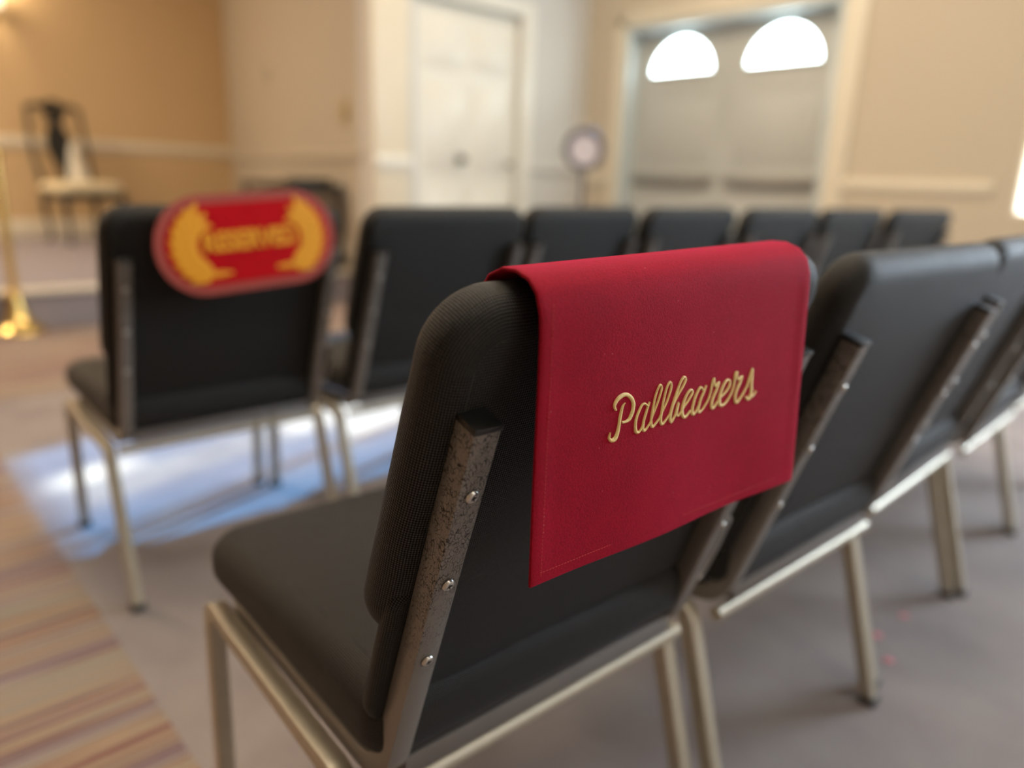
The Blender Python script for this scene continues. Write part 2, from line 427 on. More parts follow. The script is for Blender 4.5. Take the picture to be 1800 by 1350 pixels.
# ---------------------------------------------------------------- room shell (room axes: a to the right of the rows, b towards the front)
T_W = .14
def ground(name, a0, a1, b0, b1, z0, z1, mat):
    bm = bmesh.new(); uvl = bm.loops.layers.uv.new('UVMap')
    M = Matrix(((R_DIR[0], F_DIR[0], 0, 0), (R_DIR[1], F_DIR[1], 0, 0), (0, 0, 1, 0), (0, 0, 0, 1)))
    box(bm, (a0, b0, z0), (a1, b1, z1)); 
    for f in bm.faces:
        for l in f.loops: l[uvl].uv = (l.vert.co.x, l.vert.co.y)
    for v in bm.verts: v.co = M @ v.co
    o = from_bm(name, bm, mat); tag(o, kind='structure'); return o
ground('floor', -6.2, 5.3, -4.2, 9.3, -.12, 0.0, CARPET)
ground('floor_aisle_runner', -6.0, .315, -4.0, 5.05, 0.0, .004, STRIPE)
ground('floor_front_runner', .315, 2.85, 3.55, 5.05, 0.0, .004, STRIPE)
ground('ceiling', -6.2, 5.3, -4.2, 9.3, CEIL, CEIL+.12, CEILM)
ground('platform_floor', -6.0, 3.2, 5.05, 9.1, 0.0, .215, PLAT)
ground('trim_1', -6.0, 3.2, 5.02, 5.12, .215, .240, NOSING)

panel('wall_front', 3.76, 9.1, -6.0, 9.1, 0, CEIL, -T_W, WALL_TAN)
panel('wall_side', 2.89, 4.62, 3.76, 9.1, 0, CEIL, -T_W, WALL_GREY)
# wall with the white door, facing the camera
panel('wall_door_side', 5.08, 4.62, 2.89, 4.62, 0, CEIL, -T_W, WALL_PALE, holes=[(.80, 1.80, 0.0, 2.18)])
# entrance wall: opening for the double doors, high window above, window at the right
def su(b): return 4.62-b          # distance along the entrance wall from its far corner
D0, D1 = 4.20, 2.40
panel('wall_right', 5.08, -4.0, 5.08, 4.62, 0, CEIL, -T_W, WALL_BEIGE,
      holes=[(D1+4.0, D0+4.0, 0.0, 2.17), (2.97+4.0, 4.19+4.0, 2.42, 3.72), (.20+4.0, 1.27+4.0, .84, 1.42), (-1.65+4.0, .05+4.0, .9, 2.7)])
panel('wall_left', -6.0, 9.1, -6.0, -4.0, 0, CEIL, -T_W, WALL_TAN)
panel('wall_back', -6.0, -4.0, 5.08, -4.0, 0, CEIL, -T_W, WALL_BEIGE)

# chair rails and baseboards: moulded profiles along the walls
def moulding(name, a0, b0, a1, b1, z, h, dep, mat):
    p0, p1 = AB(a0, b0), AB(a1, b1); d = (p1-p0).normalized(); nrm = Vector((d.y, -d.x, 0))
    prof = [(0, -h/2), (dep*.45, -h/2), (dep*.5, -h*.32), (dep*.85, -h*.22), (dep, 0), (dep*.9, h*.24), (dep*.5, h*.34), (dep*.45, h/2), (0, h/2)]
    bm = bmesh.new(); rings = []
    for p in (p0, p1): rings.append([bm.verts.new(p+nrm*x+Vector((0, 0, z+y))) for x, y in prof])
    n = len(prof)
    for i in range(n): bm.faces.new((rings[0][i], rings[0][(i+1) % n], rings[1][(i+1) % n], rings[1][i]))
    bm.faces.new(rings[0]); bm.faces.new(rings[1][::-1])
    o = from_bm(name, bm, mat, None, .5); tag(o, kind='structure'); return o
moulding('trim_2', -6.0, 9.1, 3.75, 9.1, 1.155, .105, .03, CREAM)
moulding('trim_3', 3.755, 9.08, 2.90, 4.70, 1.085, .085, .025, WALL_GREY)
moulding('trim_4', 4.40, 4.62, 5.07, 4.62, 1.05, .09, .028, WALL_PALE)
moulding('trim_5', 5.08, 2.28, 5.08, 1.38, .99, .085, .028, CREAM)
moulding('trim_6', 5.08, 4.60, 5.08, 4.32, .99, .085, .028, CREAM)
moulding('baseboard_front', -6.0, 9.1, 3.75, 9.1, .215+.09, .18, .02, CREAM)
moulding('baseboard_right', 5.08, 2.28, 5.08, -3.98, .08, .16, .02, CREAM)

# casings of the white door: the wide pilaster at its left and the slimmer casing at its right
panel('trim_7', 3.19, 4.62, 2.885, 4.62, 0, CEIL, .05, CREAM, bev=.006)
moulding('trim_8', 2.885, 4.572, 3.19, 4.572, 1.04, .10, .03, WHITE)
panel('trim_9', 4.40, 4.62, 4.285, 4.62, 0, 2.28, .03, WHITE, bev=.005)
panel('trim_10', 4.285, 4.62, 3.19, 4.62, 2.18, 2.28, .03, WHITE, bev=.005)

# white six-panel door (door_1)
def ab_matrix(a, b, z, ang):
    """local frame: x along the wall (room angle + ang), y out of the wall towards the viewer's side, z up"""
    p = AB(a, b, z); t = ROOM+ang
    return Matrix(((cos(t), -sin(t), 0, p.x), (sin(t), cos(t), 0, p.y), (0, 0, 1, p.z), (0, 0, 0, 1)))
d1 = empty('door_1', AB(3.28, 4.66, 0), ROOM); tag(d1, kind='structure')
bm = bmesh.new(); box(bm, (.005, 0, .01), (.995, .04, 2.17))
from_bm('door_leaf', bm, WHITE, d1, .5)
bm = bmesh.new()
for (x0, x1) in ((.10, .45), (.55, .90)):
    for (z0, z1) in ((.22, .85), (1.0, 1.62), (1.74, 2.03)):
        for k, (ins, dy) in enumerate(((0, -.008), (.035, .0), (.05, -.010))):
            box(bm, (x0+ins, -.004+dy*.5, z0+ins), (x1-ins, .01, z1-ins), .003)
from_bm('door_panel', bm, WHITE, d1, .5)
bm = bmesh.new()
for x in (.42,):
    cyl(bm, (x, 0, 1.09), (x, -.05, 1.09), .012); cyl(bm, (x, -.045, 1.09), (x, -.075, 1.09), .03, .026); cyl(bm, (x, 0, 1.09), (x, -.008, 1.09), .036)
from_bm('door_knob', bm, plain('dark_bronze', (.10, .085, .07), .35, .8), d1, .6)
bm = bmesh.new(); cyl(bm, (.905, 0, 1.07), (.905, -.05, 1.07), .010); cyl(bm, (.905, -.045, 1.07), (.905, -.07, 1.07), .022)
from_bm('door_knob', bm, plain('dull_brass', (.35, .33, .25), .4, .8), d1, .6)

# entrance doors (door_2, door_3) in a recessed frame
REC = .11
fr = panel('trim_11', 5.08, 2.26, 5.08, 2.40, 0, 2.28, .022, CREAM, bev=.004)
fr = panel('trim_12', 5.08, 4.20, 5.08, 4.31, 0, 2.28, .022, CREAM, bev=.004)
panel('trim_13', 5.08, 2.26, 5.08, 4.31, 2.17, 2.29, .022, CREAM, bev=.004)
bm = bmesh.new()
Mw = Matrix(((F_DIR[0], R_DIR[0], 0, 0), (F_DIR[1], R_DIR[1], 0, 0), (0, 0, 1, 0), (0, 0, 0, 1)))   # (b, a, z) -> world
box(bm, (2.40, 5.06, 0), (2.445, 5.26, 2.17), .004, Mw); box(bm, (4.155, 5.06, 0), (4.20, 5.26, 2.17), .004, Mw)
box(bm, (2.40, 5.06, 2.125), (4.20, 5.26, 2.17), .004, Mw)
o = from_bm('trim_14', bm, DOORF, None, .5); tag(o, kind='structure')

def fan_door(name, b_in, b_out):
    """steel door leaf with a half-round light; b_in = meeting edge, b_out = hinge edge"""
    w = abs(b_out-b_in); root = empty(name, AB(5.08+REC, min(b_in, b_out), 0), ROOM+pi/2); tag(root, kind='structure')
    # local x = +b, local y = -a (towards the room), z up
    c = w/2; R = .292; zc = 1.80
    bm = bmesh.new(); seg = 28
    outer = [(0, .01), (w, .01), (w, 2.12), (0, 2.12)]
    arcp = [(c+R*cos(pi*k/seg), zc+R*.94*sin(pi*k/seg)) for k in range(seg+1)]
    for y in (0.0, -.042):
        o_ = [bm.verts.new((x, y, z)) for x, z in outer]; i_ = [bm.verts.new((x, y, z)) for x, z in arcp]
        bl, br, tr_, tl = o_
        i0, i1 = i_[0], i_[-1]
        bm.faces.new((bl, br, i0, i1)); mid = seg//2
        for k in range(mid):
            bm.faces.new((tr_, i_[k+1], i_[k]))
        bm.faces.new((br, tr_, i0))
        for k in range(mid, seg): bm.faces.new((tl, i_[k+1], i_[k]))
        bm.faces.new((tl, tr_, i_[mid])); bm.faces.new((bl, i1, tl))
    bm.verts.ensure_lookup_table(); n = 4+seg+1
    def bridge(idx):
        for k in range(len(idx)):
            a, b = idx[k], idx[(k+1) % len(idx)]
            bm.faces.new((bm.verts[a], bm.verts[b], bm.verts[b+n], bm.verts[a+n]))
    bridge(list(range(4))); bridge(list(range(4, n)))
    from_bm('door_leaf', bm, DOORG, root, .4)
    # glazing, its frame ring, raised panels, panic bar
    bm = bmesh.new(); vs = [bm.verts.new((x, -.004, z)) for x, z in arcp]; bm.faces.new(vs)
    vs2 = [bm.verts.new((x, -.012, z)) for x, z in arcp]; bm.faces.new(vs2[::-1])
    from_bm('fan_light', bm, DAYGLASS, root)
    bm = bmesh.new()
    pts = [Vector((x, .006, z)) for x, z in arcp]; tube(bm, pts, .02, (0, 1, 0)); tube(bm, [pts[0], pts[-1]], .02, (0, 1, 0))
    from_bm('light_frame', bm, DOORG, root, .6)
    bm = bmesh.new()
    for x0, x1 in ((.10, w-.10),):
        box(bm, (x0, -.004, .18), (x1, .006, .82), .004); box(bm, (x0+.03, -.004, .21), (x1-.03, .011, .79), .004)
        box(bm, (x0, -.004, 1.12), (x1, .005, 1.60), .003)
    from_bm('door_panel', bm, DOORG, root, .5)
    bm = bmesh.new(); box(bm, (.05, .0, .96), (w-.05, .035, 1.035), .006); box(bm, (.09, .03, .972), (w-.16, .062, 1.022), .006)
    from_bm('push_bar', bm, plain('bar_grey_'+name, (.30, .29, .27), .4, .4), root, .6)
fan_door('door_2', 2.447, 3.290); fan_door('door_3', 3.296, 4.153)

# high window over the entrance (window_1): glazed in bars, the sun comes through it
w1 = empty('window_1', AB(5.08, 2.97, 2.42), ROOM+pi/2); tag(w1, kind='structure')
W1, H1 = 1.22, 1.30
bm = bmesh.new()
for x0, x1, z0, z1 in ((0, W1, 0, .04), (0, W1, H1-.04, H1), (0, .04, .04, H1-.04), (W1-.04, W1, .04, H1-.04), (.36, .385, .04, H1-.04)):
    box(bm, (x0, -.10, z0), (x1, -.04, z1), .002)
from_bm('window_frame', bm, WHITE, w1, .5)
rowz = [.04, .15, .48, .60, 1.00, 1.19, H1-.04]; colx = [.04, .36, .385, .58, .76, .90, W1-.04]
clear = {(1, 2), (1, 3), (2, 3), (4, 4)}; half = {(2, 4), (3, 3), (4, 3)}  # unseen panes, tints laid out to shape the bright streaks on the floor
for j in range(6):
    for i in range(6):
        if i == 1: continue
        bm = bmesh.new(); box(bm, (colx[i], -.075, rowz[j]), (colx[i+1], -.071, rowz[j+1]))
        from_bm('pane', bm, CLEAR if (j, i) in clear else HALF if (j, i) in half else SUN_FILTER, w1)

# window at the right edge of the picture (window_2), lit by the day outside
w2 = empty('window_2', AB(5.08, .20, .84), ROOM+pi/2); tag(w2, kind='structure')
bm = bmesh.new(); box(bm, (.02, -.07, .02), (1.05, -.065, .43)); from_bm('pane', bm, DAYWIN, w2)
bm = bmesh.new()
for x0, x1, z0, z1 in ((0, 1.07, 0, .02), (0, 1.07, .56, .58), (0, .02, .02, .56), (1.05, 1.07, .02, .56)):
    box(bm, (x0, -.10, z0), (x1, .0, z1), .002)
from_bm('window_frame', bm, CREAM, w2, .5)
bm = bmesh.new()
for k in range(34): 
    x = .03+k*.03; cyl(bm, (x, -.045, .40), (x, -.045, .565), .016, None, 8)
from_bm('valance', bm, WHITEF, w2, .8)
# big side window behind the picture's right edge (window_3)
w3 = empty('window_3', AB(5.08, -1.65, .9), ROOM+pi/2); tag(w3, kind='structure')
bm = bmesh.new(); box(bm, (.03, -.09, .03), (1.67, -.085, 1.77)); from_bm('pane', bm, emit('side_window_glass', (.75, .88, 1), 8), w3)
bm = bmesh.new()
for x0, x1, z0, z1 in ((0, 1.7, 0, .04), (0, 1.7, 1.76, 1.8), (0, .04, .04, 1.76), (1.66, 1.7, .04, 1.76), (.83, .87, .04, 1.76)):
    box(bm, (x0, -.12, z0), (x1, -.02, z1), .002)
from_bm('window_frame', bm, WHITE, w3, .5)

# ---------------------------------------------------------------- the stacking chair
T = .0254; TL = .3364; ZT = .7774; SX = .2186
def py(z): return -(z-.42)*TL
lean = atan2(TL, 1)
AX = Vector((0, -sin(lean), cos(lean)))        # up along the post
NB = Vector((0, -cos(lean), -sin(lean)))       # out of the back
def back_fn(n_off, z_ref=0.0):
    def fn(u, v, n):
        # v is height (z) on the post line, n is distance in front of the post plane
        base = Vector((u, py(v), v))-NB*(n_off+n); k = max(0, min(1, (v-.56)/.25))*(1 if z_ref else 0)
        base.z += k*(-.0075+.028*u); return base
    return fn
def make_chair(raised=0.0):
    root = empty('stacking_chair', (0, 0, 0))
    # seat
    def seat_fn(u, v, n):
        z = .436+n
        w = (v-.2)/.26
        z -= .012*max(0, w)**2 if n > 0 else 0
        return Vector((u*(1+.02*w), v, z))
    link('seat', pad_mesh('seat', .247, -.012,   .462, .086, .055, .04, .032, .012, .0, seat_fn), FABRIC, root)
    # backrest
    th = .056
    link('backrest', pad_mesh('backrest', .252, .533, .864+raised, th, .052, .05, .0265, .012, .0015, back_fn(T/2+th/2+.001, raised)), FABRIC, root)
    link('back_shell', pad_mesh('back_shell',   .247, .428, .615, .020, .03, .040, .009, .0, .003, back_fn(T/2+.0105)), FABRIC, root)
    for s in (-1, 1):
        top = Vector((s*SX, py(ZT), ZT)); low = Vector((s*SX, py(.372), .372))
        bm = bmesh.new(); path = round_path([top, low, (s*SX, .40, .368)], .055, 8)
        # subdivide the straight run so the path stays exact
        tube(bm, path, T, (1, 0, 0))
        post = from_bm('back_post', bm, METAL, root, .5)
        bm = bmesh.new(); M = Matrix.Translation(top+AX*.0025) @ Matrix.Rotation(lean, 4, 'X')
        box(bm, (-T/2-.0006, -T/2-.0006, -.003), (T/2+.0006, T/2+.0006, .0025), .001, M)
        from_bm('post_cap', bm, BLACKP, post, .5)
        for zz in (.726, .638, .550):
            bm = bmesh.new(); c = Vector((s*SX, py(zz), zz))+NB*(T/2-.0003)
            c += Vector((0, 0, -.004))
            lp = [(.0058, 0), (.0056, .0012), (.0045, .0022), (.0026, .0028), (.0012, .0022), (.0006, .0018)]
            lathe(bm, lp, 20)
            Mx = Matrix.Translation(c) @ NB.to_track_quat('Z', 'Y').to_matrix().to_4x4()
            for v in bm.verts: v.co = Mx @ v.co
            sc = from_bm('screw', bm, STEEL, post, .9)
            bm = bmesh.new()
            for a in (.3, .3+pi/2):
                box(bm, (-.0028, -.0004, .0021), (.0028, .0004, .00285), 0, Mx @ Matrix.Rotation(a, 4, 'Z'))
            for v in bm.verts: pass
            # cross recess drawn as a dark inlay, joined to the screw
            me2 = bpy.data.meshes.new('recess'); bm.to_mesh(me2); bm.free()
            base = bmesh.new(); base.from_mesh(sc.data); nf = len(base.faces); base.from_mesh(me2)
            base.faces.ensure_lookup_table()
            for f in list(base.faces)[nf:]: f.material_index = 1
            base.to_mesh(sc.data); base.free(); sc.data.materials.append(BLACKP); bpy.data.meshes.remove(me2)
        # leg frame: front leg, side rail, rear leg
        xr = s*.2477
        def leg(pts, rad):
            bm = bmesh.new(); tube(bm, round_path(pts, rad, 8), .0235, (1, 0, 0)); l = from_bm('leg', bm, LIT_TUBE, root, .5)
            f = Vector(pts[0]); bm = bmesh.new(); box(bm, (f.x-.0145, f.y-.0145, 0), (f.x+.0145, f.y+.0145, .016), .002)
            from_bm('foot_glide', bm, GREYP, l, .5)
        leg([(s*.243, .462, .004), (s*.2455, .443, .361), (xr, .33, .358)], .035)
        leg([(xr, -.053, .004), (xr, .047, .352), (xr, .15, .354)], .035)
        bm = bmesh.new(); tube(bm, [Vector((xr, .331, .358)), Vector((xr, .149, .354))], .0233, (1, 0, 0)); from_bm('side_rail', bm, LIT_TUBE, root, .5)
    bm = bmesh.new(); tube(bm, [Vector((-.236, .008, .354)), Vector((.236, .008, .354))], .020, (0, 0, 1), rnd=True); from_bm('rear_rail', bm, LIT_TUBE, root, .5)
    bm = bmesh.new(); box(bm, (-.207, .000, .3680), (.207, .022, .3925), .002); from_bm('seat_crossbar', bm, GREYBAR, root, .5)
    bm = bmesh.new(); tube(bm, [Vector((-.236, .40, .351)), Vector((.236, .40, .351))], .020, (0, 0, 1)); from_bm('front_rail', bm, LIT_TUBE, root, .5)
    # ganging hook on the right post: bent steel strip with a bolt
    bm = bmesh.new(); zz = .50
    c = Vector((SX+T/2, py(zz)-.0, zz))
    pts = [c+AX*.055, c+AX*.05+Vector((.012, 0, 0)), c+Vector((.015, 0, 0)), c-AX*.05+Vector((.012, 0, 0)), c-AX*.055]
    tube(bm, round_path(pts, .01, 4), .004, (0, -cos(lean), -sin(lean)), .0008, tw=.022)
    from_bm('ganging_hook', bm, STEEL, root, .6)
    bm = bmesh.new(); cyl(bm, (.18, .040, .368), (.18, .040, .385), .0085, .0075, 12); from_bm('bolt', bm, STEEL, root, .6)
    return root

CH = {
 'c2': (.487, 1.085, .721), 'c3': (.871, 1.470, .785), 'c4': (1.258, 1.831, .785), 'c5': (1.634, 2.216, .78),
 'r1': (-.664, 1.639, .726), 'r2': (-.239, 1.966, .752), 'r3': (.132, 2.341, .765), 'r4': (.532, 2.665, .713),
 'r5': (.956, 2.995, .688), 'r6': (1.375, 3.324, .680), 'r7': (1.819, 3.604, .580)}
LAB = {
 'c2': 'black stacking chair directly right of the one with the Pallbearers cloth',
 'c3': 'black stacking chair in the near row, second to the right of the Pallbearers chair',
 'c4': 'black stacking chair in the near row, third to the right of the Pallbearers chair',
 'c5': 'black stacking chair farthest right in the near row, mostly cut off by the picture edge',
 'r1': 'black stacking chair carrying the oval RESERVED marker, beside the striped aisle',
 'r2': 'black stacking chair in the far row, directly right of the RESERVED chair',
 'r3': 'third black chair of the far row, behind the left end of the red cloth',
 'r4': 'fourth black chair of the far row, above the middle of the red cloth',
 'r5': 'fifth black chair of the far row, above the right end of the red cloth',
 'r6': 'sixth black chair of the far row, second from its right end',
 'r7': 'black stacking chair at the far right end of the far row'}
NEAR = 'black stacking chairs in the near row'; FAR = 'black stacking chairs in the far row'
main = make_chair(.010); main.location = (.0646, .7353, 0); main.rotation_euler = (0, 0, .70797)
tag(main, 'foreground black stacking chair with the red Pallbearers cloth over its back', 'chair', NEAR)
proto = make_chair()
first = True
for k, (x, y, t) in CH.items():
    o = proto if first else copy_tree(proto); first = False
    o.location = (x, y, 0); o.rotation_euler = (0, 0, t)
    tag(o, LAB[k], 'chair', NEAR if k[0] == 'c' else FAR)

# ---------------------------------------------------------------- Pallbearers cloth (local to the foreground chair)
def local_frame(x, y, t): return Matrix.Translation((x, y, 0)) @ Matrix.Rotation(t, 4, 'Z')
MC = local_frame(.0646, .7353, .70797)
def cloth_y(x, z):
    return -.150+.0012*sin(x*31+z*9)*min(1, max(0, (.80-z)/.1)) + .0010*sin(x*17)
path = [(-.026, .690), (-.034, .715), (-.045, .75), (-.057, .79), (-.066, .825), (-.073, .855), (-.080, .876), (-.092, .891), (-.107, .8975), (-.122, .8975), (-.136, .893), (-.145, .884), (-.1495, .870)]
zs = [.855, .84, .82, .80, .78, .76, .74, .72, .70, .685, .672, .662, .656, .652, .6485]
def edge_right(z): return .186 - max(0, (z-.66))*.085
def cloth_mesh():
    NX = 60; rows = []
    for (y, z) in path: rows.append((y, z, True))
    for z in zs: rows.append((None, z, False))
    verts, faces = [], []
    for (y, z, fixed) in rows:
        for i in range(NX+1):
            u = i/NX; xl = -.190; xr = edge_right(z); x = xl+(xr-xl)*u
            yy = y if fixed else cloth_y(x, z)
            zz = z
            kz = max(0, min(1, (z-.70)/.16))
            if z > .84 or fixed: zz = z+kz*(-.0068+.028*x)
            else:
                zz = z+(-.004*(u) if z < .7 else 0)
            # slight swelling along the hems
            if u < .035 or u > .965 or (not fixed and z < .662): 
                if not fixed: yy -= .0006
            verts.append((x, yy, zz))
    for j in range(len(rows)-1):
        for i in range(NX):
            a = j*(NX+1)+i; faces.append((a, a+1, a+NX+2, a+NX+1))
    me = bpy.data.meshes.new('cloth'); me.from_pydata(verts, [], faces)
    bm = bmesh.new(); bm.from_mesh(me); bmesh.ops.recalc_face_normals(bm, faces=bm.faces); bm.to_mesh(me); bm.free()
    smooth(me); return me
cl_root = empty('seat_back_cloth', (.0646, .7353, 0), .70797)
tag(cl_root, 'dark red velvet cloth embroidered Pallbearers, draped over the foreground chair back', 'cloth')
cl = link('cloth_panel', cloth_mesh(), VELVET, cl_root)
so = cl.modifiers.new('thick', 'SOLIDIFY'); so.thickness = .0026; so.offset = 0
be = cl.modifiers.new('bev', 'BEVEL'); be.width = .0008; be.segments = 2; be.limit_method = 'ANGLE'; be.angle_limit = 1.0
# hem stitching: small raised stitches 9 mm from the edges
bm = bmesh.new()
def stitch(p, q):
    p, q = Vector(p), Vector(q); n = int((q-p).length/.0032)
    for k in range(n):
        a = p.lerp(q, (k+.15)/n); b = p.lerp(q, (k+.72)/n)
        cyl(bm, a, b, .00022, None, 6)
zb = .6585
stitch((-.181, -.1521, zb), (.176, -.1521, zb-.0035))
stitch((-.1795, -.1521, .655), (-.1795, -.1521, .866))
for k in range(22):
    z0 = .655+.0095*k; stitch((edge_right(z0)-.009, -.1521, z0), (edge_right(z0+.009)-.009, -.1521, z0+.0095))
from_bm('hem_stitching', bm, STITCH, cl_root)
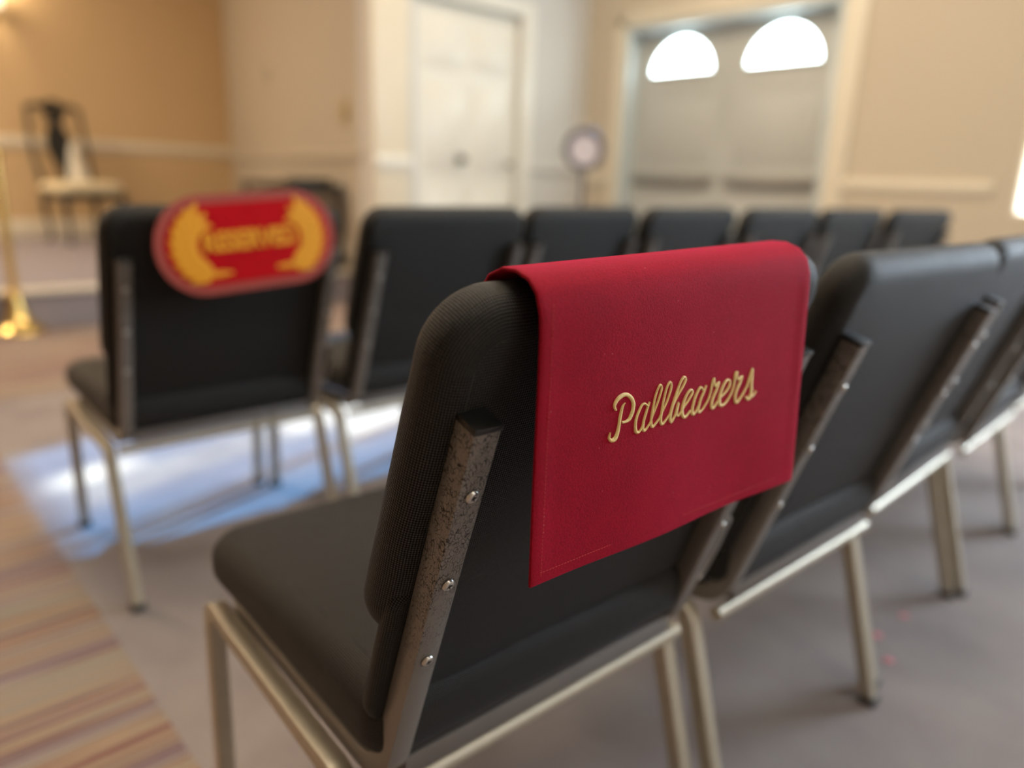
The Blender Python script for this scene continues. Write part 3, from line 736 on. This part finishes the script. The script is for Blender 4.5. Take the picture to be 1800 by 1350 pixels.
# embroidered script
LETTERS = [[-1092,7760,-1067,7763,-1100,7771,-1073,7774,-1109,7784,-1079,7785,-1115,7798,-1081,7793,-1114,7812,-1079,7800,-1111,7824,-1075,7808,-1105,7836,-1068,7817,-1097,7848,-1059,7826,-1086,7860,-1048,7834,-1073,7871,-1036,7841,-1055,7880,-1022,7847,-1035,7886,-1006,7852,-1015,7891,-992,7854,-994,7892,-980,7854,-972,7890,-971,7853,-948,7883,-962,7850,-925,7871,-951,7845,-904,7857,-938,7836,-886,7841,-926,7826,-872,7823,-916,7815,-861,7804,-906,7801,-853,7785,-899,7788,-850,7767,-896,7774,-850,7749,-895,7760,-852,7733,-896,7746,-855,7717,-899,7732,-859,7701,-903,7718,-866,7686,-909,7704,-874,7671,-915,7691,-884,7657,-923,7679,-896,7645,-931,7669,-912,7637,-940,7663,-929,7633,-951,7659,-946,7631,-962,7656,-963,7631,-973,7655,-979,7632,-986,7656,-993,7634,-1000,7657],[-975,7804,-981,7808,-982,7795,-992,7802,-987,7787,-1003,7797,-991,7778,-1013,7788,-994,7765,-1021,7775,-995,7750,-1026,7760,-997,7733,-1031,7744,-999,7715,-1035,7727,-1003,7696,-1039,7707,-1006,7677,-1043,7688,-1007,7658,-1045,7669,-1009,7639,-1046,7650,-1011,7618,-1049,7630,-1014,7596,-1053,7609,-1018,7572,-1058,7587,-1023,7551,-1065,7568,-1028,7533,-1072,7554,-1035,7518,-1080,7544,-1045,7506,-1088,7537,-1059,7497,-1095,7534,-1078,7493,-1101,7533,-1102,7496,-1100,7532,-1125,7508,-1102,7531,-1139,7523,-1110,7535,-1149,7539,-1117,7540,-1149,7553,-1120,7545,-1144,7564,-1120,7555,-1140,7572,-1120,7565,-1137,7578,-1121,7573,-1133,7584,-1123,7581,-1130,7590,-1124,7588],[-702,7723,-682,7734,-716,7735,-696,7745,-728,7744,-712,7758,-735,7748,-733,7767,-739,7748,-753,7768,-748,7746,-768,7763,-758,7739,-782,7754,-768,7728,-794,7741,-778,7712,-805,7725,-787,7694,-816,7707,-796,7677,-826,7690,-804,7658,-835,7671,-810,7639,-842,7651,-813,7620,-847,7631,-815,7601,-849,7610,-814,7582,-849,7590,-809,7563,-848,7569,-802,7544,-844,7547,-797,7535,-835,7527,-800,7536,-811,7511,-800,7534,-786,7508,-792,7534,-769,7514,-780,7539,-757,7525,-767,7551,-747,7540,-756,7565,-738,7557,-749,7582,-731,7575,-743,7602,-726,7595,-738,7622,-720,7615],[-666,7759,-682,7766,-672,7736,-694,7744,-679,7713,-705,7723,-686,7690,-715,7701,-694,7668,-724,7680,-702,7646,-732,7658,-709,7625,-739,7636,-714,7604,-745,7614,-717,7582,-750,7592,-718,7563,-752,7572,-716,7545,-752,7552,-712,7530,-748,7533,-713,7530,-733,7513,-724,7533,-703,7508,-712,7536,-689,7517,-698,7543,-676,7529,-682,7556,-663,7544,-666,7572,-648,7562,-650,7589,-633,7580],[-652,7588,-634,7580,-643,7609,-624,7601,-633,7630,-614,7622,-622,7653,-603,7644,-609,7678,-589,7670,-595,7706,-575,7697,-582,7733,-561,7724,-570,7760,-548,7751,-560,7787,-537,7778,-551,7811,-528,7802,-545,7830,-520,7821,-541,7846,-515,7838,-540,7859,-513,7854,-544,7870,-518,7870,-549,7879,-528,7885,-545,7879,-549,7897,-546,7877,-567,7891,-555,7869,-577,7880,-565,7855,-587,7865,-575,7835,-598,7845,-585,7811,-609,7820,-593,7787,-618,7795,-598,7763,-624,7771,-602,7739,-628,7747,-605,7715,-633,7724,-608,7692,-637,7701,-611,7669,-641,7678,-614,7647,-645,7656,-616,7626,-648,7635,-618,7606,-650,7615,-618,7587,-651,7594,-614,7566,-649,7572,-607,7547,-646,7550,-605,7542,-632,7528,-619,7546,-597,7521,-607,7549,-583,7531,-591,7557,-570,7542,-574,7569,-554,7556,-555,7585,-536,7573,-536,7600,-519,7590],[-536,7600,-518,7591,-522,7621,-504,7612,-507,7643,-489,7634,-492,7665,-474,7656,-478,7687,-458,7678,-463,7710,-443,7701,-450,7733,-428,7723,-439,7757,-416,7747,-429,7780,-405,7771,-422,7803,-396,7794,-416,7823,-389,7814,-412,7841,-383,7833,-411,7856,-382,7851,-415,7871,-387,7870,-422,7883,-397,7887,-418,7883,-420,7901,-418,7881,-441,7896,-429,7871,-453,7883,-439,7857,-464,7867,-448,7838,-473,7848,-455,7815,-481,7824,-462,7791,-489,7800,-468,7768,-495,7777,-473,7744,-501,7753,-478,7720,-506,7728,-481,7694,-510,7702,-483,7667,-514,7675,-485,7641,-517,7650,-487,7619,-520,7629,-490,7599,-522,7608,-489,7581,-523,7588,-485,7561,-522,7567,-479,7543,-518,7546,-481,7542,-501,7523,-491,7545,-467,7520,-477,7550,-451,7531,-459,7559,-437,7544,-442,7571,-421,7558,-424,7586,-405,7574,-406,7601,-388,7591],[-406,7600,-388,7592,-391,7626,-372,7617,-377,7652,-356,7642,-361,7678,-339,7668,-343,7705,-321,7694,-324,7733,-301,7722,-305,7759,-282,7747,-285,7783,-261,7770,-265,7805,-239,7792,-248,7826,-220,7813,-234,7847,-204,7834,-223,7867,-191,7854,-218,7881,-184,7873,-221,7890,-189,7891,-225,7895,-205,7908,-221,7894,-232,7916,-225,7892,-252,7910,-237,7882,-267,7899,-248,7870,-279,7885,-258,7857,-290,7870,-266,7841,-298,7853,-275,7822,-307,7835,-284,7800,-318,7813,-294,7776,-329,7789,-304,7751,-339,7764,-313,7725,-351,7739,-323,7699,-362,7713,-332,7675,-371,7689,-339,7654,-379,7668,-346,7635,-385,7648,-350,7616,-390,7629,-354,7596,-394,7608,-355,7577,-396,7588,-355,7561,-396,7569,-351,7545,-393,7551,-347,7533,-387,7532,-363,7540,-356,7511,-366,7541,-333,7520,-352,7551,-322,7535,-339,7563,-313,7549,-330,7572,-305,7559,-324,7582,-296,7569,-318,7594,-289,7582,-314,7608,-283,7597,-310,7624,-278,7613,-306,7641,-274,7630,-300,7661,-268,7650,-293,7681,-263,7670,-276,7694,-273,7675,-260,7671,-291,7679,-263,7650,-295,7659,-266,7629,-299,7639,-270,7611,-302,7622,-273,7595,-306,7604,-273,7583,-305,7588,-270,7575,-297,7572,-267,7572,-282,7559,-272,7572,-258,7553,-266,7575,-244,7560,-255,7584,-234,7572,-244,7594,-224,7583],[-243,7594,-225,7584,-227,7610,-208,7599,-211,7626,-191,7614,-195,7641,-174,7629,-181,7655,-159,7642,-167,7667,-144,7654,-153,7680,-129,7666,-139,7695,-113,7680,-124,7710,-97,7695,-113,7723,-83,7709,-105,7735,-73,7722,-100,7746,-66,7734,-99,7752,-64,7748,-103,7758,-73,7763,-107,7762,-90,7777,-104,7762,-117,7784,-111,7759,-137,7779,-124,7751,-154,7769,-137,7739,-169,7757,-149,7726,-182,7742,-160,7709,-195,7725,-169,7692,-206,7707,-177,7674,-215,7688,-182,7656,-223,7669,-186,7637,-228,7650,-188,7617,-233,7630,-188,7598,-235,7609,-184,7581,-233,7587,-177,7565,-225,7565,-167,7550,-211,7543,-164,7546,-188,7523,-174,7548,-153,7516,-165,7549,-135,7524,-149,7553,-121,7533,-132,7562,-106,7545,-113,7574,-89,7559,-94,7587,-73,7574],[67,7734,95,7742,52,7748,80,7756,40,7760,63,7772,42,7761,33,7784,39,7758,10,7777,27,7747,-5,7764,16,7734,-17,7750,5,7720,-28,7736,-4,7705,-39,7720,-12,7689,-48,7703,-19,7671,-56,7684,-25,7652,-63,7665,-30,7633,-69,7645,-34,7614,-74,7627,-37,7597,-79,7609,-37,7580,-81,7590,-33,7562,-80,7571,-28,7546,-77,7550,-27,7542,-65,7530,-45,7549,-27,7518,-39,7548,-10,7525,-26,7553,2,7536,-13,7564,14,7549,0,7579,27,7566,11,7595,38,7583,20,7609,47,7598,27,7623,53,7612,34,7637,60,7627],[131,7772,106,7781,124,7751,96,7762,118,7731,85,7743,109,7711,74,7725,98,7691,62,7706,86,7671,50,7686,76,7651,39,7665,68,7629,30,7642,63,7606,23,7619,59,7585,19,7597,57,7565,15,7576,57,7547,14,7556,55,7545,25,7534,45,7550,62,7524,60,7551,83,7531,79,7557,102,7541,96,7569,121,7555,113,7587,139,7573,129,7604,156,7590,143,7618,170,7605,155,7632,183,7619,165,7648,194,7637,173,7667,203,7657,179,7688,209,7678,184,7710,215,7700,187,7733,219,7724,189,7756,223,7747,193,7779,227,7769,198,7798,232,7787,204,7815,237,7805,210,7833,243,7822],[198,7805,231,7793,204,7816,237,7804,210,7828,241,7814,242,7829,219,7820,251,7812,217,7817,254,7795,218,7800,259,7779,222,7782,266,7765,229,7766,272,7754,239,7748,259,7756,275,7731,267,7762,300,7742,287,7778,319,7758,326,7781,304,7767,333,7755,295,7767,325,7732,285,7746,315,7708,275,7723,304,7687,264,7704,291,7667,251,7683,280,7647,240,7663,271,7629,230,7645,264,7612,221,7627,261,7595,216,7608,262,7574,215,7584,266,7552,217,7560,269,7543,227,7538,253,7550,264,7521,258,7550,287,7525,271,7555,303,7535,286,7567,318,7550,302,7584,333,7569,318,7602,347,7588],[358,7624,376,7612,374,7633,394,7619,390,7642,413,7626,405,7652,431,7635,421,7662,449,7646,437,7674,467,7657,451,7687,483,7671,463,7702,498,7687,473,7718,510,7704,478,7733,517,7722,477,7746,517,7740,473,7757,509,7758,469,7762,494,7774,468,7762,467,7785,459,7762,441,7787,449,7759,418,7782,437,7751,401,7770,425,7737,386,7755,414,7721,374,7737,405,7702,362,7718,396,7680,351,7696,390,7658,343,7674,385,7637,335,7652,382,7615,329,7630,383,7595,327,7607,388,7574,331,7582,396,7556,341,7556,397,7552,367,7530,395,7552,409,7519,414,7551,441,7523,437,7556,468,7535,461,7571,493,7553,485,7592,516,7576,505,7614,537,7600,519,7635,551,7623,530,7658,562,7646,540,7680,573,7668],[540,7679,573,7670,543,7701,578,7691,546,7723,583,7713,548,7745,587,7736,549,7770,588,7762,548,7797,587,7788,551,7818,589,7807,560,7833,594,7817,574,7842,599,7822,610,7833,579,7829,615,7816,578,7823,616,7798,577,7805,619,7782,580,7786,626,7771,589,7769,633,7762,603,7752,623,7763,640,7738,633,7769,667,7747,654,7783,687,7762,698,7782,670,7772,704,7757,662,7769,695,7733,652,7747,685,7708,641,7724,673,7687,629,7704,659,7666,616,7683,648,7646,604,7661,640,7624,595,7639,635,7603,589,7616,634,7582,587,7592,640,7559,591,7566,650,7538,600,7539,648,7535,626,7512,634,7539,671,7510,651,7547,690,7524,670,7559,707,7540,689,7575,725,7557,709,7593,744,7577,727,7613,762,7597,743,7633,777,7618,759,7653,792,7639,775,7674,806,7661],[774,7673,807,7662,782,7698,817,7686,789,7723,826,7711,798,7749,836,7737,809,7782,847,7770,821,7817,858,7805,839,7838,858,7816,872,7809,832,7816,875,7775,832,7783,878,7742,831,7752,880,7718,831,7728,881,7695,831,7705,884,7672,833,7681,889,7648,838,7656,896,7623,844,7631,901,7599,848,7609,902,7577,847,7590,900,7557,844,7574,895,7539,839,7561,883,7524,830,7551,866,7512,820,7545,832,7509,825,7543,796,7526,833,7541,781,7543,819,7551,769,7557,802,7564],[850,7555,879,7525,870,7557,897,7529,888,7558,916,7534,902,7562,934,7542,916,7570,947,7554,928,7582,957,7569,942,7594,966,7584]]
bm = bmesh.new()
for st in LETTERS:
    n = len(st)//4; rings = []
    for i in range(n):
        xl, zl, xr, zr = (v*1e-4 for v in st[4*i:4*i+4])
        ring = []
        for u, h in ((0, -.0004), (.06, .0003), (.3, .0009), (.5, .0011), (.7, .0009), (.94, .0003), (1, -.0004)):
            x = xl+(xr-xl)*u; z = zl+(zr-zl)*u
            ring.append(bm.verts.new((x, cloth_y(x, z)-.0014-h, z)))
        rings.append(ring)
    for a, b in zip(rings, rings[1:]):
        for i in range(6):
            try: bm.faces.new((a[i], a[i+1], b[i+1], b[i]))
            except ValueError: pass
    for rg in (rings[0], rings[-1]): bm.faces.new(rg)
from_bm('embroidered_word', bm, GOLD, cl_root, 1.2)

# ---------------------------------------------------------------- RESERVED marker over the far row's first chair
rs = empty('reserved_marker', (-.664, 1.639, 0), .726)
tag(rs, 'oval red RESERVED marker with orange laurel wreath, hung over the far row chair back', 'sign')
TILT = .075
def Mback(y): return Matrix.Translation((.018, y, .808)) @ Matrix.Rotation(-TILT, 4, 'Y')
def stadium(hw, hh, n=18):
    r = hh*.97; pts = []
    for k in range(n+1):
        a = -pi/2+pi*k/n; pts.append((hw-r+r*cos(a), hh*sin(a)))
    for k in range(n+1):
        a = pi/2+pi*k/n; pts.append((-hw+r+r*cos(a), hh*sin(a)))
    return pts
def plate(hw, hh, y0, y1, M):
    bm = bmesh.new(); p = stadium(hw, hh)
    a = [bm.verts.new(M @ Vector((x, y0, z))) for x, z in p]; b = [bm.verts.new(M @ Vector((x, y1, z))) for x, z in p]
    bm.faces.new(a); bm.faces.new(b[::-1]); n = len(p)
    for i in range(n): bm.faces.new((a[i], a[(i+1) % n], b[(i+1) % n], b[i]))
    return bm
HW, HH = .190, .0985
for side, yb in (('b', -.152), ('f', -.052)):
    M = Mback(yb) if side == 'b' else Matrix.Translation((.018, -.020, .772)) @ Matrix.Rotation(-lean*.9, 4, 'X') @ Matrix.Rotation(-TILT, 4, 'Y')
    sg = -1 if side == 'b' else 1
    pb = from_bm('marker_panel', plate(HW, HH, 0, -.004*1, M), SEAT_EDGE, rs, .6)
    yy = (-.0045, -.0055) if side == 'b' else (.0005, .0015)
    from_bm('panel_face', plate(HW-.019, HH-.019, yy[0], yy[1], M), SEAT_RED, pb, .6)
    yo = -.0062 if side == 'b' else .0022
    def leaf(bm, cx, cz, ang, ln=.021, wd=.0085):
        pts = []
        for k in range(12):
            a = 2*pi*k/12; x = ln*cos(a)*(1 if cos(a) < 0 else 1.1); z = wd*sin(a)*(1-.35*cos(a))
            pts.append((cx+x*cos(ang)-z*sin(ang), cz+x*sin(ang)+z*cos(ang)))
        a_ = [bm.verts.new(M @ Vector((x, yo, z))) for x, z in pts]; c_ = bm.verts.new(M @ Vector((cx, yo+sg*.0018, cz)))
        for k in range(12): bm.faces.new((a_[k], a_[(k+1) % 12], c_))
    for s in (-1, 1):
        bm = bmesh.new(); n = 9
        for k in range(n):
            a = radians(-62+124*k/(n-1)); R_ = .060
            cx = s*(.078+R_*cos(a)*.92); cz = R_*sin(a)*.98
            tng = a+pi/2
            for off, da in ((.015, -.6), (-.013, .6), (0, 0)):
                px = cx+s*off*cos(a); pz = cz+off*sin(a)
                ang = tng+da
                if s < 0: ang = pi-ang
                leaf(bm, px, pz, ang)
        leaf(bm, s*.082, -.058, 0 if s > 0 else pi, .026, .006); leaf(bm, s*.062, -.058, 0, .016, .0045)
        from_bm('laurel_branch', bm, ORANGE, pb, 1.5)
    if side == 'b':
        cu = bpy.data.curves.new('t', 'FONT'); cu.body = 'RESERVED'; cu.size = .049; cu.align_x = 'CENTER'; cu.align_y = 'CENTER'
        cu.extrude = .0008; cu.offset = .0020; cu.space_character = 1.0
        to = bpy.data.objects.new('t', cu); COL.objects.link(to)
        bpy.context.view_layer.update()
        me = bpy.data.meshes.new_from_object(to.evaluated_get(bpy.context.evaluated_depsgraph_get()))
        bpy.data.objects.remove(to); bpy.data.curves.remove(cu)
        xs = [v.co.x for v in me.vertices]; wT = max(xs)-min(xs)
        for v in me.vertices:
            x, z, h = v.co.x*.196/wT, v.co.y*1.05+.004, v.co.z
            v.co = M @ Vector((x, yo-h-.0008, z))
        me.materials.clear()
        link('lettering', me, ORANGE, pb)
# bridge of the marker over the chair's top edge
bm = bmesh.new()
prof = [(-.1525, .868), (-.1515, .885), (-.143, .8975), (-.125, .903), (-.104, .900), (-.092, .890), (-.085, .872)]
rows = []
for y, z in prof: rows.append([bm.verts.new((.018+x, y, z+x*TILT)) for x in [-.098+.196*i/12 for i in range(13)]])
for a, b in zip(rows, rows[1:]):
    for i in range(12): bm.faces.new((a[i], a[i+1], b[i+1], b[i]))
br = from_bm('bridge_strap', bm, SEAT_RED, rs, 1.2)
so = br.modifiers.new('thick', 'SOLIDIFY'); so.thickness = .004; so.offset = 0

# ---------------------------------------------------------------- platform furniture
# side chair with a vase splat, black lacquer, cream seat
ac = empty('splat_back_chair', (-4.29, 7.43, .215), radians(235)); ac.scale = (1.08, 1.0, 1.10)
tag(ac, 'black lacquered side chair with pierced splat and cream seat on the platform', 'chair')
# local: front = +y
def cab_leg(name, x, y, s, sy):
    bm = bmesh.new(); pts = [(x, y, .40), (x+s*.018, y+sy*.018, .33), (x+s*.008, y+sy*.008, .2), (x-s*.006, y-sy*.004, .08), (x+s*.012, y+sy*.014, .012)]
    rad = [.032, .030, .020, .015, .022]; ring = []
    for (px, py_, pz), r in zip(pts, rad): ring.append([bm.verts.new((px+r*cos(2*pi*k/12), py_+r*sin(2*pi*k/12), pz)) for k in range(12)])
    for a, b in zip(ring, ring[1:]):
        for k in range(12): bm.faces.new((a[k], a[(k+1) % 12], b[(k+1) % 12], b[k]))
    bm.faces.new(ring[0]); 
    base = [bm.verts.new((v.co.x, v.co.y, 0)) for v in ring[-1]]
    for k in range(12): bm.faces.new((ring[-1][k], ring[-1][(k+1) % 12], base[(k+1) % 12], base[k]))
    bm.faces.new(base)
    from_bm(name, bm, DARKW, ac, 1.0)
HWc = .27
cab_leg('leg', -HWc+.03, .24, -1, 1); cab_leg('leg', HWc-.03, .24, 1, 1); cab_leg('leg', -.21, -.24, -1, -1); cab_leg('leg', .21, -.24, 1, -1)
bm = bmesh.new()
for lo, hi in (((-.27, .23, .38), (.27, .27, .44)), ((-.25, -.27, .38), (.25, -.23, .44)), ((-.27, -.25, .38), (-.235, .25, .44)), ((.235, -.25, .38), (.27, .25, .44))):
    box(bm, lo, hi, .006)
from_bm('seat_rail', bm, DARKW, ac, .6)
link('seat_cushion', pad_mesh('seat_cushion', .262, -.245, .262, .085, .05, .04, .034, .016, 0, lambda u, v, n: Vector((u, v, .472+n))), CREAMF, ac)
def back_y(z): return -.24-.16*max(0, z-.44)-.05*sin(max(0, z-.44)*3)
for s in (-1, 1):
    bm = bmesh.new(); pts = [Vector((s*(.215+.02*sin((z-.4)*4)), back_y(z), z)) for z in [.40+.05*k for k in range(16)]]
    tube(bm, pts, .036, (1, 0, 0), .008); from_bm('back_stile', bm, DARKW, ac, .8)
bm = bmesh.new(); pts = [Vector((x, back_y(1.16)-.005, 1.150+.045*cos(x/.22*pi/2)**2 + .012*cos(x*40))) for x in [-.235+.47*k/20 for k in range(21)]]
tube(bm, pts, .045, (0, 1, 0), .008); from_bm('crest_rail', bm, DARKW, ac, .8)
bm = bmesh.new(); sil = [(.065, .46), (.06, .50), (.045, .56), (.052, .62), (.08, .70), (.110, .80), (.112, .88), (.085, .95), (.055, 1.0), (.06, 1.06), (.11, 1.12), (.125, 1.165)]
A_, B_ = [], []
for w, z in sil:
    y = back_y(z)
    A_.append([bm.verts.new((x, y-.009, z)) for x in (-w, w)]); B_.append([bm.verts.new((x, y+.009, z)) for x in (-w, w)])
for i in range(len(sil)-1):
    bm.faces.new((A_[i][0], A_[i][1], A_[i+1][1], A_[i+1][0])); bm.faces.new((B_[i][1], B_[i][0], B_[i+1][0], B_[i+1][1]))
    bm.faces.new((A_[i][0], A_[i+1][0], B_[i+1][0], B_[i][0])); bm.faces.new((A_[i][1], B_[i][1], B_[i+1][1], A_[i+1][1]))
bm.faces.new((A_[0][0], B_[0][0], B_[0][1], A_[0][1])); bm.faces.new((A_[-1][0], A_[-1][1], B_[-1][1], B_[-1][0]))
from_bm('splat', bm, DARKW, ac, .8)
# white throw resting against the chair back
th = empty('folded_throw', (-4.29, 7.43, .215), radians(235)); tag(th, 'white folded cloth propped against the back of the black side chair', 'cloth')
verts, faces = [], []
for j in range(15):
    z = .535+.40*j/14; w = .10-.085*(j/14)**1.2
    for i in range(9):
        u = -1+2*i/8; verts.append((-.10-.02*(j/14)+u*w, back_y(z)+.05+.02*cos(u*5)*(.5+.5*(1-j/14)), z))
for j in range(14):
    for i in range(8): a = j*9+i; faces.append((a, a+1, a+10, a+9))
me = bpy.data.meshes.new('throw'); me.from_pydata(verts, [], faces); smooth(me)
o = link('throw_cloth', me, WHITEF, th); so = o.modifiers.new('t', 'SOLIDIFY'); so.thickness = .035; so.offset = 0

# console table along the side wall: black frame, smoked glass top, box on its right end
tb0, tb1 = AB(3.02, 5.16), AB(3.24, 7.05)
ct = empty('console_table', AB(2.94, 5.10, .215), ROOM+pi/2-.19); tag(ct, 'low black console table with glass top against the grey wall', 'table')
LT, DT, HT = 1.55, .40, .655   # local x towards the front wall, y to the left (into the room)
bm = bmesh.new()
for lo, hi in (((0, 0, HT-.06), (LT, .045, HT)), ((0, DT-.045, HT-.06), (LT, DT, HT)), ((0, .045, HT-.06), (.06, DT-.045, HT)), ((LT-.06, .045, HT-.06), (LT, DT-.045, HT))):
    box(bm, lo, hi, .005)
from_bm('top_frame', bm, DARKW, ct, .6)
bm = bmesh.new(); box(bm, (.055, .04, HT-.022), (LT-.055, DT-.04, HT-.010), .002); from_bm('glass_top', bm, GLASSY, ct, .6)
for x in (.0, LT-.05):
    for y in (0, DT-.05):
        bm = bmesh.new(); box(bm, (x+.003, y+.003, 0), (x+.047, y+.047, HT-.06), .004); from_bm('leg', bm, DARKW, ct, .6)
bm = bmesh.new(); box(bm, (.02, .02, .16), (LT-.02, DT-.02, .19), .004); from_bm('lower_shelf', bm, DARKW, ct, .6)
cb = empty('black_box', AB(2.94, 5.10, .215+HT), ROOM+pi/2-.19)
bm = bmesh.new(); box(bm, (.06, .06, 0), (.36, .34, .030), .006); from_bm('box_body', bm, DARKW, cb, .6)
bm = bmesh.new(); box(bm, (.055, .055, .031), (.365, .345, .040), .003); from_bm('box_lid', bm, BLACKP, cb, .6)
tag(cb, 'flat black box lying on the right end of the console table', 'box')

# brass stanchion at the left edge
st = empty('brass_stanchion', (-2.86, 4.16, .004), 0); tag(st, 'polished brass stanchion with flared bell base at the left picture edge', 'stanchion')
bm = bmesh.new(); lathe(bm, [(.135, 0), (.14, .006), (.138, .018), (.120, .030), (.095, .048), (.070, .080), (.052, .125), (.040, .170), (.033, .205), (.030, .215), (.036, .222), (.036, .232), (.026, .24)], 48)
from_bm('bell_base', bm, BRASS, st, .9)
bm = bmesh.new(); lathe(bm, [(.024, .238), (.024, .93), (.030, .935), (.030, .955), (.022, .96)], 32); from_bm('pole', bm, BRASS, st, .6)
bm = bmesh.new(); lathe(bm, [(.012, .958), (.030, .968), (.040, .99), (.036, 1.012), (.018, 1.03), (.002, 1.036)], 32); from_bm('finial', bm, BRASS, st, 1.2)

# round sign on a pedestal beside the entrance
sg_ = empty('pedestal_sign', (.385, 4.62, 0), radians(8)); tag(sg_, 'grey ring-framed card sign on a slim pedestal left of the entrance doors', 'sign')
bm = bmesh.new(); lathe(bm, [(.15, 0), (.15, .012), (.03, .03), (.013, .05), (.013, 1.02)], 28); from_bm('stand', bm, GREYD, sg_, .6)
bm = bmesh.new(); pts = [Vector((.108*cos(2*pi*k/36), 0, 1.14+.108*sin(2*pi*k/36))) for k in range(37)]
tube(bm, pts, .036, (0, 1, 0), .006); from_bm('ring_frame', bm, GREYD, sg_, .8)
bm = bmesh.new(); cyl(bm, (0, -.006, 1.14), (0, .006, 1.14), .095, None, 36); from_bm('card', bm, PLAC, sg_, .6)

# wall plates on the grey wall
def wall_plate(name, b, z, w, h, mat, label, cat):
    a = 2.89+(b-4.62)*.194
    e = empty(name, AB(a, b, z), ROOM+pi/2-.19); tag(e, label, cat)
    bm = bmesh.new(); box(bm, (-w/2, .001, -h/2), (w/2, .022, h/2), .005); from_bm('cover', bm, mat, e, .6)
    bm = bmesh.new(); box(bm, (-w/5, .022, -h/6), (w/5, .030, h/6), .003); from_bm('dial', bm, mat, e, .6)
wall_plate('wall_thermostat', 5.10, 1.40, .13, .15, TANP, 'tan thermostat on the grey wall left of the white door', 'thermostat')
wall_plate('wall_switch', 7.25, 1.86, .09, .13, WALL_GREY, 'small grey wall plate near the corner with the tan wall', 'switch')

# wall sconce at the upper left picture corner
ws = empty('wall_sconce', AB(1.50, 9.1, 2.40), ROOM+pi); tag(ws, 'lit cream wall sconce at the upper left corner of the tan wall', 'lamp')
bm = bmesh.new(); lathe(bm, [(.055, 0), (.055, .012), (.03, .02)], 24)
for v in bm.verts: v.co = Vector((v.co.x, v.co.z, v.co.y-.10))
from_bm('back_plate', bm, BRASS, ws, .6)
bm = bmesh.new(); tube(bm, round_path([(0, .015, -.10), (0, .11, -.12), (0, .11, .0)], .05, 8), .016, (1, 0, 0), rnd=True); from_bm('arm', bm, BRASS, ws, .8)
bm = bmesh.new(); rings = [[bm.verts.new((r*cos(2*pi*k/28), .11+r*sin(2*pi*k/28), z)) for k in range(28)] for r, z in ((.085, -.02), (.075, .05), (.06, .13), (.057, .13), (.072, .05), (.082, -.02))]
for p_, q_ in zip(rings, rings[1:]+rings[:1]):
    for k in range(28): bm.faces.new((p_[k], p_[(k+1) % 28], q_[(k+1) % 28], q_[k]))
from_bm('lamp_shade', bm, emit('lit_lamp_shade', (1.0, .82, .55), 3.0), ws, .8)
pl_ = bpy.data.lights.new('sconce_bulb', 'POINT'); pl_.energy = 14; pl_.color = (1, .78, .5); pl_.shadow_soft_size = .04
po = bpy.data.objects.new('sconce_bulb', pl_); COL.objects.link(po); po.location = (0, .11, .16); po.parent = ws

# pink petals on the floor at the right
for k, (x, y) in enumerate(((.93, 1.51), (.83, 1.43), (.81, 1.34))):
    bm = bmesh.new()
    n = 12; r = .008
    c = bm.verts.new((0, 0, .0035)); rg = [bm.verts.new((r*1.35*cos(2*pi*i/n), r*sin(2*pi*i/n)*(1-.25*cos(2*pi*i/n)), .0008+.003*abs(sin(2*pi*i/n)))) for i in range(n)]
    for i in range(n): bm.faces.new((c, rg[i], rg[(i+1) % n]))
    bt = [bm.verts.new((v.co.x, v.co.y, v.co.z-.0006)) for v in rg]; 
    for i in range(n): bm.faces.new((rg[i], bt[i], bt[(i+1) % n], rg[(i+1) % n]))
    bm.faces.new(bt[::-1])
    o = from_bm('flower_petal', bm, PINK, None, 1.0); o.location = (x, y, .0); o.rotation_euler = (0, 0, k*1.3)
    tag(o, ('tiny pink petal on the carpet, farthest of three', 'tiny pink petal on the carpet, middle of three', 'tiny pink petal on the carpet, nearest of three')[k], 'petal', 'pink petals on the carpet')
